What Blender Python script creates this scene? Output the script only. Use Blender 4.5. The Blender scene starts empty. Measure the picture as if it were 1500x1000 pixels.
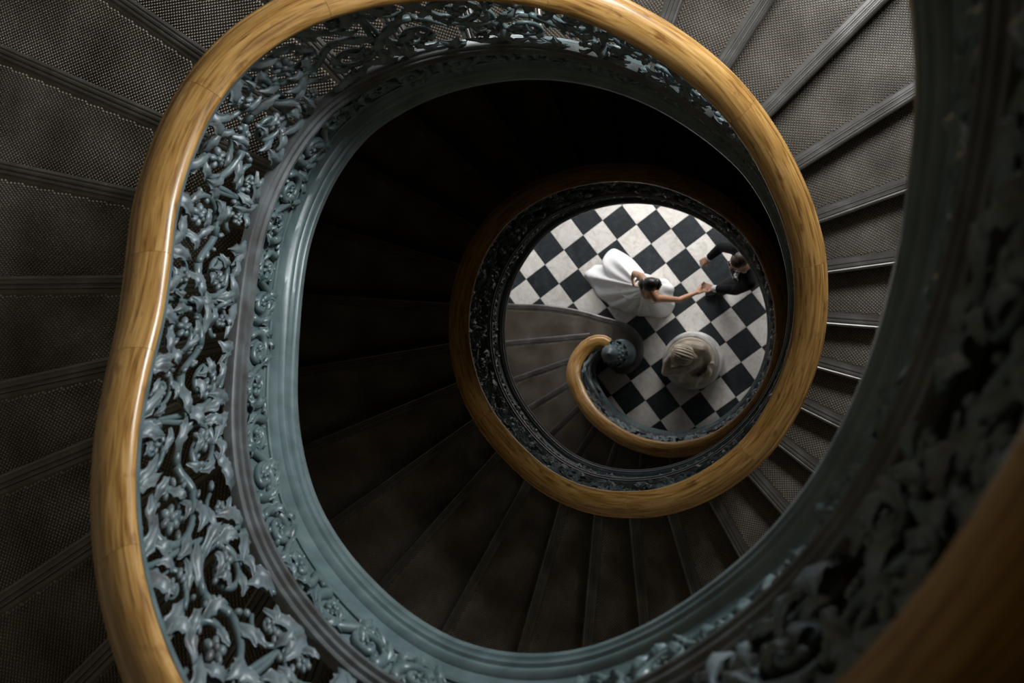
import bpy, bmesh, math, random
from mathutils import Vector, Matrix
PI = math.pi
rad = math.radians
random.seed(7)
scene = bpy.context.scene
COL = scene.collection

# ---------------------------------------------------------------- camera
CAM = Vector((0.7600, -0.2879, 12.2655))
right = Vector((0.977290, 0.0, -0.211907))
down = Vector((-0.0023167, -0.999940, -0.0106843))
fwd = Vector((-0.211894, 0.0109325, -0.977232))
cd = bpy.data.cameras.new('camera')
cam = bpy.data.objects.new('camera', cd)
COL.objects.link(cam)
m = Matrix.Identity(4)
for i in range(3):
    m[i][0], m[i][1], m[i][2], m[i][3] = right[i], -down[i], -fwd[i], CAM[i]
cam.matrix_world = m
cd.sensor_width = 36.0
cd.lens = 1458.0 / 1500.0 * 36.0
cd.clip_start = 0.02
cd.dof.use_dof = True
cd.dof.focus_distance = 5.4
cd.dof.aperture_fstop = 2.6
scene.camera = cam

# ---------------------------------------------------------------- light
w = bpy.data.worlds.new('world')
scene.world = w
w.use_nodes = True
w.node_tree.nodes['Background'].inputs[0].default_value = (0.75, 0.85, 1.0, 1)
w.node_tree.nodes['Background'].inputs[1].default_value = 0.7


def area(name, loc, target, sx, sy, power, col):
    l = bpy.data.lights.new(name, 'AREA')
    l.shape = 'RECTANGLE'
    l.size, l.size_y, l.energy, l.color = sx, sy, power, col
    o = bpy.data.objects.new(name, l)
    COL.objects.link(o)
    o.location = loc
    o.rotation_euler = (Vector(target) - Vector(loc)).to_track_quat('-Z', 'Y').to_euler()
    return o


area('stair_window_daylight_offscreen', (2.22, 2.94, 9.30), (-0.75, -0.75, 8.4), 1.2, 1.5, 285, (0.92, 0.97, 1.0))
area('hall_daylight_offscreen', (0.9, 5.2, 3.6), (0.2, 0.2, 0.0), 5.0, 2.6, 740, (1.0, 0.99, 0.97))
scene.view_settings.view_transform = 'Standard'
scene.view_settings.look = 'None'
scene.view_settings.gamma = 1.0
scene.view_settings.use_curve_mapping = False
scene.view_settings.exposure = 0.0


# ---------------------------------------------------------------- materials
def nt(name):
    mt = bpy.data.materials.new(name)
    mt.use_nodes = True
    t = mt.node_tree
    return mt, t, t.nodes['Principled BSDF']


def N(t, kind, **kw):
    n = t.nodes.new(kind)
    for k, v in kw.items():
        if k.startswith('i_'):
            n.inputs[int(k[2:])].default_value = v
        else:
            setattr(n, k, v)
    return n


def ramp(t, stops):
    n = t.nodes.new('ShaderNodeValToRGB')
    e = n.color_ramp.elements
    while len(e) < len(stops):
        e.new(0.5)
    for q, (p, c) in zip(e, stops):
        q.position = p
        q.color = (c[0], c[1], c[2], 1)
    return n


def mat_noise(name, stops, scale, rough, metal=0.0, detail=6.0, bump=0.0, bscale=60.0, spec=0.5, coat=0.0):
    mt, t, b = nt(name)
    tc = N(t, 'ShaderNodeTexCoord')
    no = N(t, 'ShaderNodeTexNoise')
    no.inputs['Scale'].default_value = scale
    no.inputs['Detail'].default_value = detail
    t.links.new(tc.outputs['Object'], no.inputs['Vector'])
    r = ramp(t, stops)
    t.links.new(no.outputs['Fac'], r.inputs[0])
    t.links.new(r.outputs[0], b.inputs['Base Color'])
    b.inputs['Roughness'].default_value = rough
    b.inputs['Metallic'].default_value = metal
    b.inputs['Specular IOR Level'].default_value = spec
    b.inputs['Coat Weight'].default_value = coat
    if bump:
        n2 = N(t, 'ShaderNodeTexNoise')
        n2.inputs['Scale'].default_value = bscale
        t.links.new(tc.outputs['Object'], n2.inputs['Vector'])
        bp = N(t, 'ShaderNodeBump')
        bp.inputs['Strength'].default_value = bump
        bp.inputs['Distance'].default_value = 0.004
        t.links.new(n2.outputs['Fac'], bp.inputs['Height'])
        t.links.new(bp.outputs[0], b.inputs['Normal'])
    return mt


def mat_wood():
    mt, t, b = nt('honey_wood')
    uv = N(t, 'ShaderNodeUVMap')
    mp = N(t, 'ShaderNodeMapping')
    mp.inputs['Scale'].default_value = (1.6, 26.0, 1.0)
    oi = N(t, 'ShaderNodeObjectInfo')
    ad = N(t, 'ShaderNodeVectorMath', operation='ADD')
    t.links.new(uv.outputs[0], ad.inputs[0])
    t.links.new(oi.outputs['Random'], ad.inputs[1])
    t.links.new(ad.outputs[0], mp.inputs[0])
    n1 = N(t, 'ShaderNodeTexNoise')
    n1.inputs['Scale'].default_value = 3.0
    n1.inputs['Detail'].default_value = 7.0
    n1.inputs['Distortion'].default_value = 0.6
    t.links.new(mp.outputs[0], n1.inputs['Vector'])
    r = ramp(t, [(0.30, (0.16, 0.070, 0.016)), (0.43, (0.36, 0.18, 0.046)), (0.56, (0.50, 0.275, 0.082)), (0.72, (0.60, 0.37, 0.14))])
    t.links.new(n1.outputs['Fac'], r.inputs[0])
    # worn dark spots
    mp2 = N(t, 'ShaderNodeMapping')
    mp2.inputs['Scale'].default_value = (5.0, 9.0, 1.0)
    t.links.new(ad.outputs[0], mp2.inputs[0])
    n2 = N(t, 'ShaderNodeTexNoise')
    n2.inputs['Scale'].default_value = 2.2
    n2.inputs['Detail'].default_value = 3.0
    t.links.new(mp2.outputs[0], n2.inputs['Vector'])
    r2 = ramp(t, [(0.26, (0.30, 0.17, 0.09)), (0.38, (1, 1, 1))])
    t.links.new(n2.outputs['Fac'], r2.inputs[0])
    mx = N(t, 'ShaderNodeMix', data_type='RGBA', blend_type='MULTIPLY')
    mx.inputs['Factor'].default_value = 0.6
    t.links.new(r.outputs[0], mx.inputs[6])
    t.links.new(r2.outputs[0], mx.inputs[7])
    t.links.new(mx.outputs[2], b.inputs['Base Color'])
    b.inputs['Roughness'].default_value = 0.33
    b.inputs['Coat Weight'].default_value = 0.25
    b.inputs['Coat Roughness'].default_value = 0.2
    return mt


def mat_tile(name, stops, vein, rough):
    mt, t, b = nt(name)
    tc = N(t, 'ShaderNodeTexCoord')
    oi = N(t, 'ShaderNodeObjectInfo')
    ad = N(t, 'ShaderNodeVectorMath', operation='ADD')
    ml = N(t, 'ShaderNodeMath', operation='MULTIPLY')
    ml.inputs[1].default_value = 37.0
    t.links.new(oi.outputs['Random'], ml.inputs[0])
    t.links.new(tc.outputs['Object'], ad.inputs[0])
    t.links.new(ml.outputs[0], ad.inputs[1])
    n1 = N(t, 'ShaderNodeTexNoise')
    n1.inputs['Scale'].default_value = 7.0
    n1.inputs['Detail'].default_value = 8.0
    n1.inputs['Distortion'].default_value = 1.6
    t.links.new(ad.outputs[0], n1.inputs['Vector'])
    r = ramp(t, stops)
    t.links.new(n1.outputs['Fac'], r.inputs[0])
    # thin veins / scratches
    n2 = N(t, 'ShaderNodeTexNoise')
    n2.inputs['Scale'].default_value = 5.0
    n2.inputs['Detail'].default_value = 5.0
    n2.inputs['Distortion'].default_value = 2.2
    t.links.new(ad.outputs[0], n2.inputs['Vector'])
    r2 = ramp(t, [(0.475, (0, 0, 0)), (0.497, (1, 1, 1)), (0.52, (0, 0, 0))])
    t.links.new(n2.outputs['Fac'], r2.inputs[0])
    ms = N(t, 'ShaderNodeMath', operation='MULTIPLY')
    ms.inputs[1].default_value = vein[1]
    t.links.new(r2.outputs[0], ms.inputs[0])
    mx = N(t, 'ShaderNodeMix', data_type='RGBA')
    t.links.new(ms.outputs[0], mx.inputs['Factor'])
    t.links.new(r.outputs[0], mx.inputs[6])
    mx.inputs[7].default_value = (*vein[0], 1)
    # each slab a little lighter or darker
    hs = N(t, 'ShaderNodeHueSaturation')
    mr = N(t, 'ShaderNodeMapRange')
    mr.inputs['To Min'].default_value = 0.86
    mr.inputs['To Max'].default_value = 1.08
    t.links.new(oi.outputs['Random'], mr.inputs['Value'])
    t.links.new(mr.outputs[0], hs.inputs['Value'])
    t.links.new(mx.outputs[2], hs.inputs['Color'])
    t.links.new(hs.outputs[0], b.inputs['Base Color'])
    b.inputs['Roughness'].default_value = rough
    return mt


def mat_checker():
    mt, t, b = nt('far_floor_checker')
    tc = N(t, 'ShaderNodeTexCoord')
    mp = N(t, 'ShaderNodeMapping')
    mp.inputs['Scale'].default_value = (1 / 0.3, 1 / 0.3, 1)
    ck = N(t, 'ShaderNodeTexChecker')
    ck.inputs['Scale'].default_value = 1.0
    ck.inputs['Color1'].default_value = (0.62, 0.58, 0.52, 1)
    ck.inputs['Color2'].default_value = (0.02, 0.024, 0.026, 1)
    t.links.new(tc.outputs['Object'], mp.inputs[0])
    t.links.new(mp.outputs[0], ck.inputs[0])
    t.links.new(ck.outputs[0], b.inputs['Base Color'])
    b.inputs['Roughness'].default_value = 0.4
    return mt


M = {}
M['iron'] = mat_noise('teal_painted_iron', [(0.25, (0.060, 0.088, 0.090)), (0.55, (0.105, 0.147, 0.151)), (0.8, (0.15, 0.19, 0.194))], 9.0, 0.36, bump=0.12, bscale=45)
M['iron_worn'] = mat_noise('worn_grey_iron', [(0.3, (0.085, 0.085, 0.085)), (0.5, (0.12, 0.155, 0.165)), (0.75, (0.19, 0.215, 0.225))], 14.0, 0.4, bump=0.15, bscale=60)
M['tread'] = mat_noise('dark_cast_iron_tread', [(0.3, (0.040, 0.030, 0.020)), (0.52, (0.070, 0.057, 0.043)), (0.75, (0.11, 0.094, 0.076))], 3.5, 0.45, metal=0.2, detail=8)
M['stud'] = mat_noise('polished_tread_stud', [(0.3, (0.12, 0.095, 0.070)), (0.52, (0.22, 0.185, 0.15)), (0.75, (0.34, 0.30, 0.255))], 3.5, 0.38, metal=0.3, detail=8)
M['nosing'] = mat_noise('worn_iron_nosing', [(0.3, (0.07, 0.062, 0.052)), (0.6, (0.13, 0.12, 0.11)), (0.8, (0.20, 0.19, 0.175))], 6.0, 0.36, metal=0.45)
M['moulding'] = mat_noise('brown_worn_moulding', [(0.3, (0.060, 0.055, 0.050)), (0.5, (0.085, 0.090, 0.090)), (0.72, (0.13, 0.145, 0.148))], 10.0, 0.38, bump=0.12, bscale=60)
M['wood'] = mat_wood()
M['white_tile'] = mat_tile('white_marble', [(0.3, (0.55, 0.51, 0.465)), (0.5, (0.67, 0.63, 0.585)), (0.7, (0.73, 0.70, 0.66))], ((0.42, 0.38, 0.32), 0.45), 0.38)
M['black_tile'] = mat_tile('black_slate', [(0.3, (0.010, 0.013, 0.015)), (0.6, (0.019, 0.024, 0.027)), (0.8, (0.035, 0.042, 0.046))], ((0.09, 0.10, 0.105), 0.22), 0.42)
M['checker'] = mat_checker()
M['plaster'] = mat_noise('ochre_plaster', [(0.3, (0.27, 0.225, 0.145)), (0.7, (0.33, 0.28, 0.185))], 2.0, 0.9)
M['skin_b'] = mat_noise('warm_skin', [(0.3, (0.50, 0.25, 0.14)), (0.7, (0.56, 0.30, 0.18))], 12.0, 0.45)
M['skin_g'] = mat_noise('light_skin', [(0.3, (0.52, 0.27, 0.18)), (0.7, (0.60, 0.34, 0.24))], 12.0, 0.45)
M['satin'] = mat_noise('white_satin', [(0.3, (0.80, 0.78, 0.76)), (0.7, (0.86, 0.85, 0.84))], 5.0, 0.42)
M['suit'] = mat_noise('black_wool', [(0.3, (0.004, 0.0045, 0.005)), (0.7, (0.008, 0.009, 0.010))], 40.0, 0.85, spec=0.25)
M['shoe'] = mat_noise('black_leather', [(0.3, (0.005, 0.005, 0.005)), (0.7, (0.01, 0.01, 0.01))], 30.0, 0.25)
M['hair_b'] = mat_noise('dark_brown_hair', [(0.3, (0.008, 0.005, 0.004)), (0.7, (0.022, 0.013, 0.009))], 60.0, 0.35)
M['hair_g'] = mat_noise('brown_hair', [(0.3, (0.02, 0.012, 0.008)), (0.7, (0.11, 0.07, 0.045))], 45.0, 0.4)
M['cotton'] = mat_noise('white_cotton', [(0.3, (0.76, 0.77, 0.80)), (0.7, (0.84, 0.85, 0.87))], 20.0, 0.7)
M['stone'] = mat_noise('warm_statue_marble', [(0.25, (0.25, 0.19, 0.13)), (0.5, (0.50, 0.42, 0.32)), (0.75, (0.66, 0.58, 0.48))], 6.0, 0.5, bump=0.15, bscale=30)
M['grey_marble'] = mat_noise('grey_veined_marble', [(0.3, (0.30, 0.29, 0.27)), (0.5, (0.50, 0.48, 0.45)), (0.7, (0.60, 0.58, 0.55))], 7.0, 0.4, detail=9)
M['eye'] = mat_noise('dark_eye', [(0.3, (0.01, 0.008, 0.006)), (0.7, (0.02, 0.015, 0.01))], 5.0, 0.2)
M['lip'] = mat_noise('lip', [(0.3, (0.35, 0.10, 0.08)), (0.7, (0.40, 0.13, 0.10))], 5.0, 0.4)
M['grout'] = mat_noise('brown_grout', [(0.3, (0.05, 0.04, 0.03)), (0.7, (0.08, 0.065, 0.05))], 20.0, 0.9)


# ---------------------------------------------------------------- helpers
def empty(name, loc=(0, 0, 0)):
    o = bpy.data.objects.new(name, None)
    COL.objects.link(o)
    o.location = loc
    o.empty_display_size = 0.1
    return o


def tag(o, label=None, cat=None, group=None, kind=None):
    if label: o['label'] = label
    if cat: o['category'] = cat
    if group: o['group'] = group
    if kind: o['kind'] = kind
    return o


class MB:
    def __init__(s):
        s.v, s.f, s.uv = [], [], {}

    def add(s, vs, fs):
        k = len(s.v)
        s.v.extend(tuple(x) for x in vs)
        s.f.extend(tuple(i + k for i in f) for f in fs)

    def grid(s, rows, closed=False, caps=False, uvs=None):
        n, c = len(rows), len(rows[0])
        k = len(s.v)
        for r in rows:
            s.v.extend(tuple(p) for p in r)
        cc = c if closed else c - 1
        for i in range(n - 1):
            for j in range(cc):
                j2 = (j + 1) % c
                s.f.append((k + i * c + j, k + i * c + j2, k + (i + 1) * c + j2, k + (i + 1) * c + j))
                if uvs:
                    a, b = uvs(i, j), uvs(i + 1, j + 1)
                    s.uv[len(s.f) - 1] = [(a[0], a[1]), (a[0], b[1]), (b[0], b[1]), (b[0], a[1])]
        if caps:
            s.f.append(tuple(k + j for j in range(c))[::-1])
            s.f.append(tuple(k + (n - 1) * c + j for j in range(c)))

    def mesh(s, name, smooth=True):
        me = bpy.data.meshes.new(name)
        me.from_pydata(s.v, [], s.f)
        if s.uv:
            ul = me.uv_layers.new(name='UVMap')
            for p in me.polygons:
                q = s.uv.get(p.index)
                if q and len(p.loop_indices) == 4:
                    for li, c in zip(p.loop_indices, q):
                        ul.data[li].uv = c
        me.validate()
        me.update()
        if smooth:
            me.polygons.foreach_set('use_smooth', [True] * len(me.polygons))
        return me


def fix_normals(me):
    bm = bmesh.new()
    bm.from_mesh(me)
    bmesh.ops.recalc_face_normals(bm, faces=bm.faces)
    bm.to_mesh(me)
    bm.free()


def obj(name, me, mat, parent=None, smooth=True, fix=False):
    if isinstance(me, MB):
        me = me.mesh(name, smooth)
        if fix: fix_normals(me)
    o = bpy.data.objects.new(name, me)
    COL.objects.link(o)
    if mat and not me.materials:
        me.materials.append(mat)
    if parent: o.parent = parent
    return o


def sharp(o, ang=35):
    me = o.data
    try:
        me.set_sharp_from_angle(angle=rad(ang))
    except Exception:
        pass


def table(knots):
    def fn(x):
        if x <= knots[0][0]: return knots[0][1]
        if x >= knots[-1][0]: return knots[-1][1]
        lo, hi = 0, len(knots) - 1
        while hi - lo > 1:
            mid = (lo + hi) // 2
            if knots[mid][0] <= x: lo = mid
            else: hi = mid
        x0, y0 = knots[lo]
        x1, y1 = knots[hi]
        xa, ya = knots[max(lo - 1, 0)]
        xb, yb = knots[min(hi + 1, len(knots) - 1)]
        m0 = (y1 - ya) / (x1 - xa)
        m1 = (yb - y0) / (xb - x0)
        h = x1 - x0
        t = (x - x0) / h
        return (2 * t**3 - 3 * t * t + 1) * y0 + (t**3 - 2 * t * t + t) * h * m0 + (3 * t * t - 2 * t**3) * y1 + (t**3 - t * t) * h * m1
    return fn


# ---------------------------------------------------------------- stair geometry (surveyed plan and rise)
RISE = 0.6699336      # rise per radian
r_rail = table([(-138, 1.11), (-126, 1.155), (-113, 1.19), (-95, 1.245), (-80, 1.285), (-60, 1.31), (-40, 1.30), (-20, 1.28), (0, 1.25), (20, 1.226), (30, 1.225), (40, 1.216), (50, 1.201), (60, 1.184), (70, 1.178), (90, 1.178), (100, 1.179), (110, 1.185), (120, 1.197), (130, 1.204), (140, 1.21), (150, 1.205), (160, 1.195), (170, 1.184), (180, 1.174), (190, 1.165), (200, 1.157), (220, 1.152), (230, 1.148), (240, 1.153), (250, 1.169), (260, 1.183), (270, 1.192), (280, 1.198), (290, 1.206), (310, 1.203), (320, 1.200), (330, 1.187), (340, 1.175), (350, 1.167), (360, 1.157), (370, 1.15), (380, 1.141), (390, 1.136), (400, 1.139), (410, 1.145), (420, 1.148), (430, 1.154), (440, 1.167), (450, 1.177), (460, 1.184), (470, 1.198), (480, 1.221), (490, 1.244), (500, 1.250), (510, 1.231), (520, 1.193), (530, 1.151), (540, 1.105), (550, 1.083), (560, 1.101), (570, 1.13), (580, 1.159), (590, 1.188), (600, 1.214), (610, 1.236), (625, 1.25), (645, 1.245), (670, 1.20), (700, 1.17), (735, 1.17), (800, 1.17)])
r_str = table([(-138, 1.005), (-126, 1.05), (-113, 1.09), (-95, 1.14), (-80, 1.18), (-60, 1.20), (-40, 1.19), (-20, 1.17), (0, 1.145), (20, 1.12), (40, 1.10), (60, 1.085), (80, 1.077), (100, 1.076), (120, 1.08), (130, 1.085), (140, 1.081), (150, 1.074), (170, 1.069), (190, 1.063), (210, 1.066), (220, 1.066), (230, 1.07), (240, 1.083), (250, 1.10), (265, 1.11), (300, 1.115), (340, 1.115), (370, 1.108), (380, 1.104), (390, 1.101), (400, 1.095), (410, 1.079), (420, 1.070), (440, 1.073), (450, 1.078), (460, 1.083), (470, 1.087), (480, 1.096), (490, 1.107), (500, 1.115), (510, 1.101), (520, 1.08), (530, 1.059), (540, 1.036), (550, 1.021), (560, 1.021), (570, 1.035), (580, 1.054), (590, 1.075), (600, 1.088), (610, 1.10), (620, 1.118), (630, 1.133), (640, 1.136), (650, 1.129), (660, 1.112), (670, 1.097), (680, 1.09), (690, 1.083), (700, 1.074), (710, 1.067), (720, 1.068), (730, 1.077), (800, 1.08)])
dz = table([(-300, 0), (50, 0.0), (80, 0.01), (100, 0.027), (110, 0.042), (120, 0.059), (130, 0.074), (140, 0.078), (150, 0.067), (160, 0.046), (170, 0.02), (180, -0.004), (190, -0.027), (200, -0.046), (210, -0.063), (220, -0.075), (230, -0.074), (240, -0.055), (250, -0.024), (260, 0.009), (270, 0.037), (280, 0.055), (290, 0.065), (300, 0.063), (310, 0.049), (320, 0.027), (330, 0.002), (340, -0.022), (350, -0.044), (360, -0.061), (370, -0.074), (380, -0.084), (390, -0.088), (400, -0.084), (410, -0.074), (420, -0.06), (430, -0.04), (440, -0.014), (450, 0.015), (460, 0.042), (470, 0.063), (480, 0.076), (490, 0.076), (500, 0.06), (510, 0.031), (520, -0.004), (530, -0.04), (540, -0.071), (550, -0.085), (560, -0.08), (570, -0.061), (580, -0.038), (590, -0.014), (600, 0.009), (610, 0.032), (620, 0.054), (630, 0.072), (640, 0.079), (650, 0.072), (660, 0.056), (670, 0.035), (680, 0.014), (690, -0.004), (700, -0.016), (720, -0.013), (740, -0.002), (800, 0)])
z_rail = lambda th: 3.0753 + RISE * rad(th) + dz(th)
z_str = lambda th: 1.98785 + RISE * rad(th) + dz(th)
NOSE_UP = 0.37          # nosing line above the lower edge of the string
R_WALL = 3.38
TOP_TH = 790

# stations along the stair: (rail xy, string xy, outward normal, rail z, string z, theta)
VOL = [((-0.550, -0.205), 1.185), ((-0.60, -0.172), 1.19), ((-0.66, -0.170), 1.198), ((-0.724, -0.189), 1.21), ((-0.79, -0.234), 1.228), ((-0.841, -0.296), 1.25),
       ((-0.880, -0.36), 1.28), ((-0.902, -0.425), 1.31), ((-0.911, -0.515), 1.36), ((-0.895, -0.61), 1.40)]
ST = []
for k, ((x, y), z) in enumerate(VOL):
    ST.append([Vector((x, y)), None, None, z, z - 1.0875, None])
th = -138.0
while th <= TOP_TH + 0.01:
    c, s = math.cos(rad(th)), math.sin(rad(th))
    ST.append([Vector((r_rail(th) * c, r_rail(th) * s)), Vector((r_str(th) * c, r_str(th) * s)), Vector((c, s)), z_rail(th), z_str(th), th])
    th += 2.0
for k in range(len(VOL)):
    a = ST[max(k - 1, 0)][0]
    b = ST[k + 1][0]
    d = (b - a).normalized()
    n = Vector((d.y, -d.x))          # outward (away from the well) on the right of the climb
    ST[k][2] = n
    ST[k][1] = ST[k][0] - n * 0.105
    ST[k][5] = -138 - 2 * (len(VOL) - k)
NV = len(VOL)


def st_index(th):
    return NV + (th + 138.0) / 2.0


def st_at(ix):
    ix = max(0, min(len(ST) - 1.001, ix))
    i = int(ix)
    t = ix - i
    A, B = ST[i], ST[i + 1]
    return [A[0].lerp(B[0], t), A[1].lerp(B[1], t), A[2].lerp(B[2], t).normalized(), A[3] + (B[3] - A[3]) * t, A[4] + (B[4] - A[4]) * t, A[5] + (B[5] - A[5]) * t]


stair = empty('spiral_staircase')
tag(stair, 'spiral staircase of dark iron treads with teal scrollwork balustrade and honey wooden handrail', 'staircase')

# ---------------------------------------------------------------- floor with its tiles
T = 0.30
G0 = Vector((-0.75291, 1.34524))
GI = Vector((0.594955, -0.803759))
GJ = Vector((-0.803759, -0.594955))
gang = math.atan2(GI.y, GI.x)
mb = MB()
F = 9.0
mb.add([(-F, -F, 0), (F, -F, 0), (F, F, 0), (-F, F, 0), (-F, -F, -0.1), (F, -F, -0.1), (F, F, -0.1), (-F, F, -0.1)],
       [(0, 1, 2, 3), (7, 6, 5, 4), (0, 4, 5, 1), (1, 5, 6, 2), (2, 6, 7, 3), (3, 7, 4, 0)])
floor = obj('floor', mb, M['checker'], smooth=False)
floor.location = (G0.x, G0.y, -0.012)
floor.rotation_euler = (0, 0, gang)
tag(floor, 'black and white chequered stone floor of the hall', None, kind='structure')
bm = bmesh.new()
bmesh.ops.create_cube(bm, size=1.0)
for v in bm.verts:
    v.co = Vector((v.co.x * (T - 0.003), v.co.y * (T - 0.003), v.co.z * 0.012))
bmesh.ops.bevel(bm, geom=[e for e in bm.edges if all(v.co.z > 0 for v in e.verts)], offset=0.002, segments=1, affect='EDGES')
me_w = bpy.data.meshes.new('white_marble_tile')
bm.to_mesh(me_w)
bm.free()
me_b = me_w.copy()
me_w.materials.append(M['white_tile'])
me_b.materials.append(M['black_tile'])
ninv = floor.matrix_basis.inverted()
for i in range(-12, 20):
    for j in range(-12, 16):
        c = G0 + GI * ((i + 0.5) * T) + GJ * ((j + 0.5) * T)
        if c.length < 2.42:
            wh = (i + j) % 2 == 0
            o = bpy.data.objects.new('white_marble_tile' if wh else 'black_slate_tile', me_w if wh else me_b)
            COL.objects.link(o)
            o.parent = floor
            o.location = ((i + 0.5) * T, -(j + 0.5) * T, 0.006)
            o.rotation_euler = (random.uniform(-.0015, .0015), random.uniform(-.0015, .0015), random.choice((0, PI / 2, PI, -PI / 2)))


# ---------------------------------------------------------------- stairwell wall, window, added fill window, ceiling
def wall_patch(mb, a0, a1, z0, z1, r0=R_WALL, r1=R_WALL + 0.3):
    n = max(2, int((a1 - a0) / 6) + 1)
    rows = []
    for i in range(n):
        a = rad(a0 + (a1 - a0) * i / (n - 1))
        c, s = math.cos(a), math.sin(a)
        rows.append([(r0 * c, r0 * s, z0), (r0 * c, r0 * s, z1), (r1 * c, r1 * s, z1), (r1 * c, r1 * s, z0)])
    mb.grid(rows, closed=True, caps=True)


mb = MB()
AO, AO2 = 58, 164             # opening to the hall
WA, WB = (38, 68), (82, 121)  # upper window, low window added for fill light
wall_patch(mb, AO2, 360 + 6, 0, 2.0)
wall_patch(mb, AO2, 360 + AO, 2.0, 2.75)
wall_patch(mb, 0, 360, 2.75, 7.85)
wall_patch(mb, WB[1], 360 + WB[0], 7.85, 8.6)
wall_patch(mb, WA[1], WB[0], 8.6, 8.98)
wall_patch(mb, WB[1], 360 + WA[0], 8.6, 8.98)
wall_patch(mb, WA[1], 360 + WA[0], 8.98, 10.55)
wall_patch(mb, 0, 360, 10.55, 14.6)
wl = obj('wall_stairwell', mb, M['plaster'], smooth=False, fix=True)
tag(wl, 'warm ochre plastered round wall around the stairwell', kind='structure')
mb = MB()
rows = []
for i in range(49):
    a = 2 * PI * i / 48
    rows.append([(0.001 * math.cos(a), 0.001 * math.sin(a), 14.6), (3.68 * math.cos(a), 3.68 * math.sin(a), 14.6), (3.68 * math.cos(a), 3.68 * math.sin(a), 14.8), (0.001 * math.cos(a), 0.001 * math.sin(a), 14.8)])
mb.grid(rows)
o = obj('ceiling', mb, M['plaster'], smooth=False, fix=True)
tag(o, 'plain ochre plastered ceiling over the stairwell', kind='structure')
# window frames in the two openings; the low one is invented for fill
for nm, (a0, a1), z0, z1, lb in (('window_1', WA, 8.6, 10.55, 'tall white framed stair window high in the round wall'), ('window_added', WB, 7.85, 8.98, 'added low wide white framed window for fill light, unseen, just above the treads')):
    mb = MB()
    wall_patch(mb, a0, a1, z0, z0 + 0.07, R_WALL + 0.1, R_WALL + 0.2)
    wall_patch(mb, a0, a1, z1 - 0.07, z1, R_WALL + 0.1, R_WALL + 0.2)
    for q in range(4):
        aa = a0 + (a1 - a0 - 1.2) * q / 3
        wall_patch(mb, aa, aa + 1.2, z0 + 0.07, z1 - 0.07, R_WALL + 0.1, R_WALL + 0.2)
    o = obj(nm, mb, M['cotton'], smooth=False, fix=True)
    tag(o, lb, kind='structure')

# ---------------------------------------------------------------- handrail
PROF = [(-0.034, -0.048), (-0.036, -0.030), (-0.052, -0.024), (-0.070, -0.014), (-0.0795, 0.0), (-0.079, 0.014), (-0.072, 0.024), (-0.060, 0.032), (-0.042, 0.040), (-0.022, 0.0455), (0.0, 0.047),
        (0.022, 0.0455), (0.042, 0.039), (0.055, 0.030), (0.0595, 0.022), (0.066, 0.022), (0.077, 0.014), (0.0805, 0.002), (0.076, -0.012), (0.060, -0.022), (0.038, -0.030), (0.035, -0.048)]


def rail_rows(i0, i1, step=0.5):
    n = max(2, int(round((i1 - i0) / step)) + 1)
    rows, us = [], []
    L = 0
    prev = None
    for k in range(n):
        ix = i0 + (i1 - i0) * k / (n - 1)
        S = st_at(ix)
        S2 = st_at(min(ix + 0.3, len(ST) - 1.01))
        S1 = st_at(max(ix - 0.3, 0))
        P3 = Vector((S[0].x, S[0].y, S[3]))
        tg = (Vector((S2[0].x, S2[0].y, S2[3])) - Vector((S1[0].x, S1[0].y, S1[3]))).normalized()
        nr = Vector((S[2].x, S[2].y, 0))
        nr = (nr - tg * nr.dot(tg)).normalized()
        up = nr.cross(tg)
        if up.z < 0: up = -up
        if prev is not None: L += (P3 - prev).length
        prev = P3
        sc = 1.0
        rows.append([P3 + nr * (a * sc) + up * (b * sc) for a, b in PROF])
        us.append(L)
    return rows, us


JOINTS = [-134, -98, -52, -8, 45, 89, 126, 188, 221, 243, 280, 317, 367, 404, 448, 485, 509, 539, 556, 586, 622, 660, 700, 742, 788]
bounds = [0.0] + [st_index(j) for j in JOINTS]
cum = [0]
for a, b in zip(PROF[:-1], PROF[1:]):
    cum.append(cum[-1] + math.hypot(a[0] - b[0], a[1] - b[1]))
cum.append(cum[-1] + 0.07)
for a, b in zip(bounds[:-1], bounds[1:]):
    rows, us = rail_rows(a + 0.014, b - 0.014)
    mb = MB()
    mb.grid(rows, closed=True, caps=True, uvs=lambda i, j: (us[i], cum[j]))
    o = obj('handrail_section', mb, M['wood'], stair, fix=True)
    sharp(o, 50)
# flat iron bar under the wood
mb = MB()
rows = []
for i in range(0, len(ST)):
    P0, _, n, zr, _, _ = ST[i]
    rows.append([(P0.x + n.x * a, P0.y + n.y * a, zr + b) for a, b in ((-0.05, -0.064), (-0.05, -0.046), (0.05, -0.046), (0.05, -0.064))])
mb.grid(rows, closed=True, caps=True)
obj('rail_core_bar', mb, M['iron'], stair, smooth=False, fix=True)


# ---------------------------------------------------------------- string mouldings
def sweep(profile, name, mat, closed=False, i0=0, parent=stair, smooth_ang=40):
    mb = MB()
    rows = []
    for i in range(i0, len(ST)):
        _, P0, n, _, zs, _ = ST[i]
        rows.append([(P0.x + n.x * a, P0.y + n.y * a, max(zs + b, 0.001 + 0.002 * k)) for k, (a, b) in enumerate(profile)])
    mb.grid(rows, closed=closed, caps=closed)
    o = obj(name, mb, mat, parent, fix=True)
    sharp(o, smooth_ang)
    return o


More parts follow.
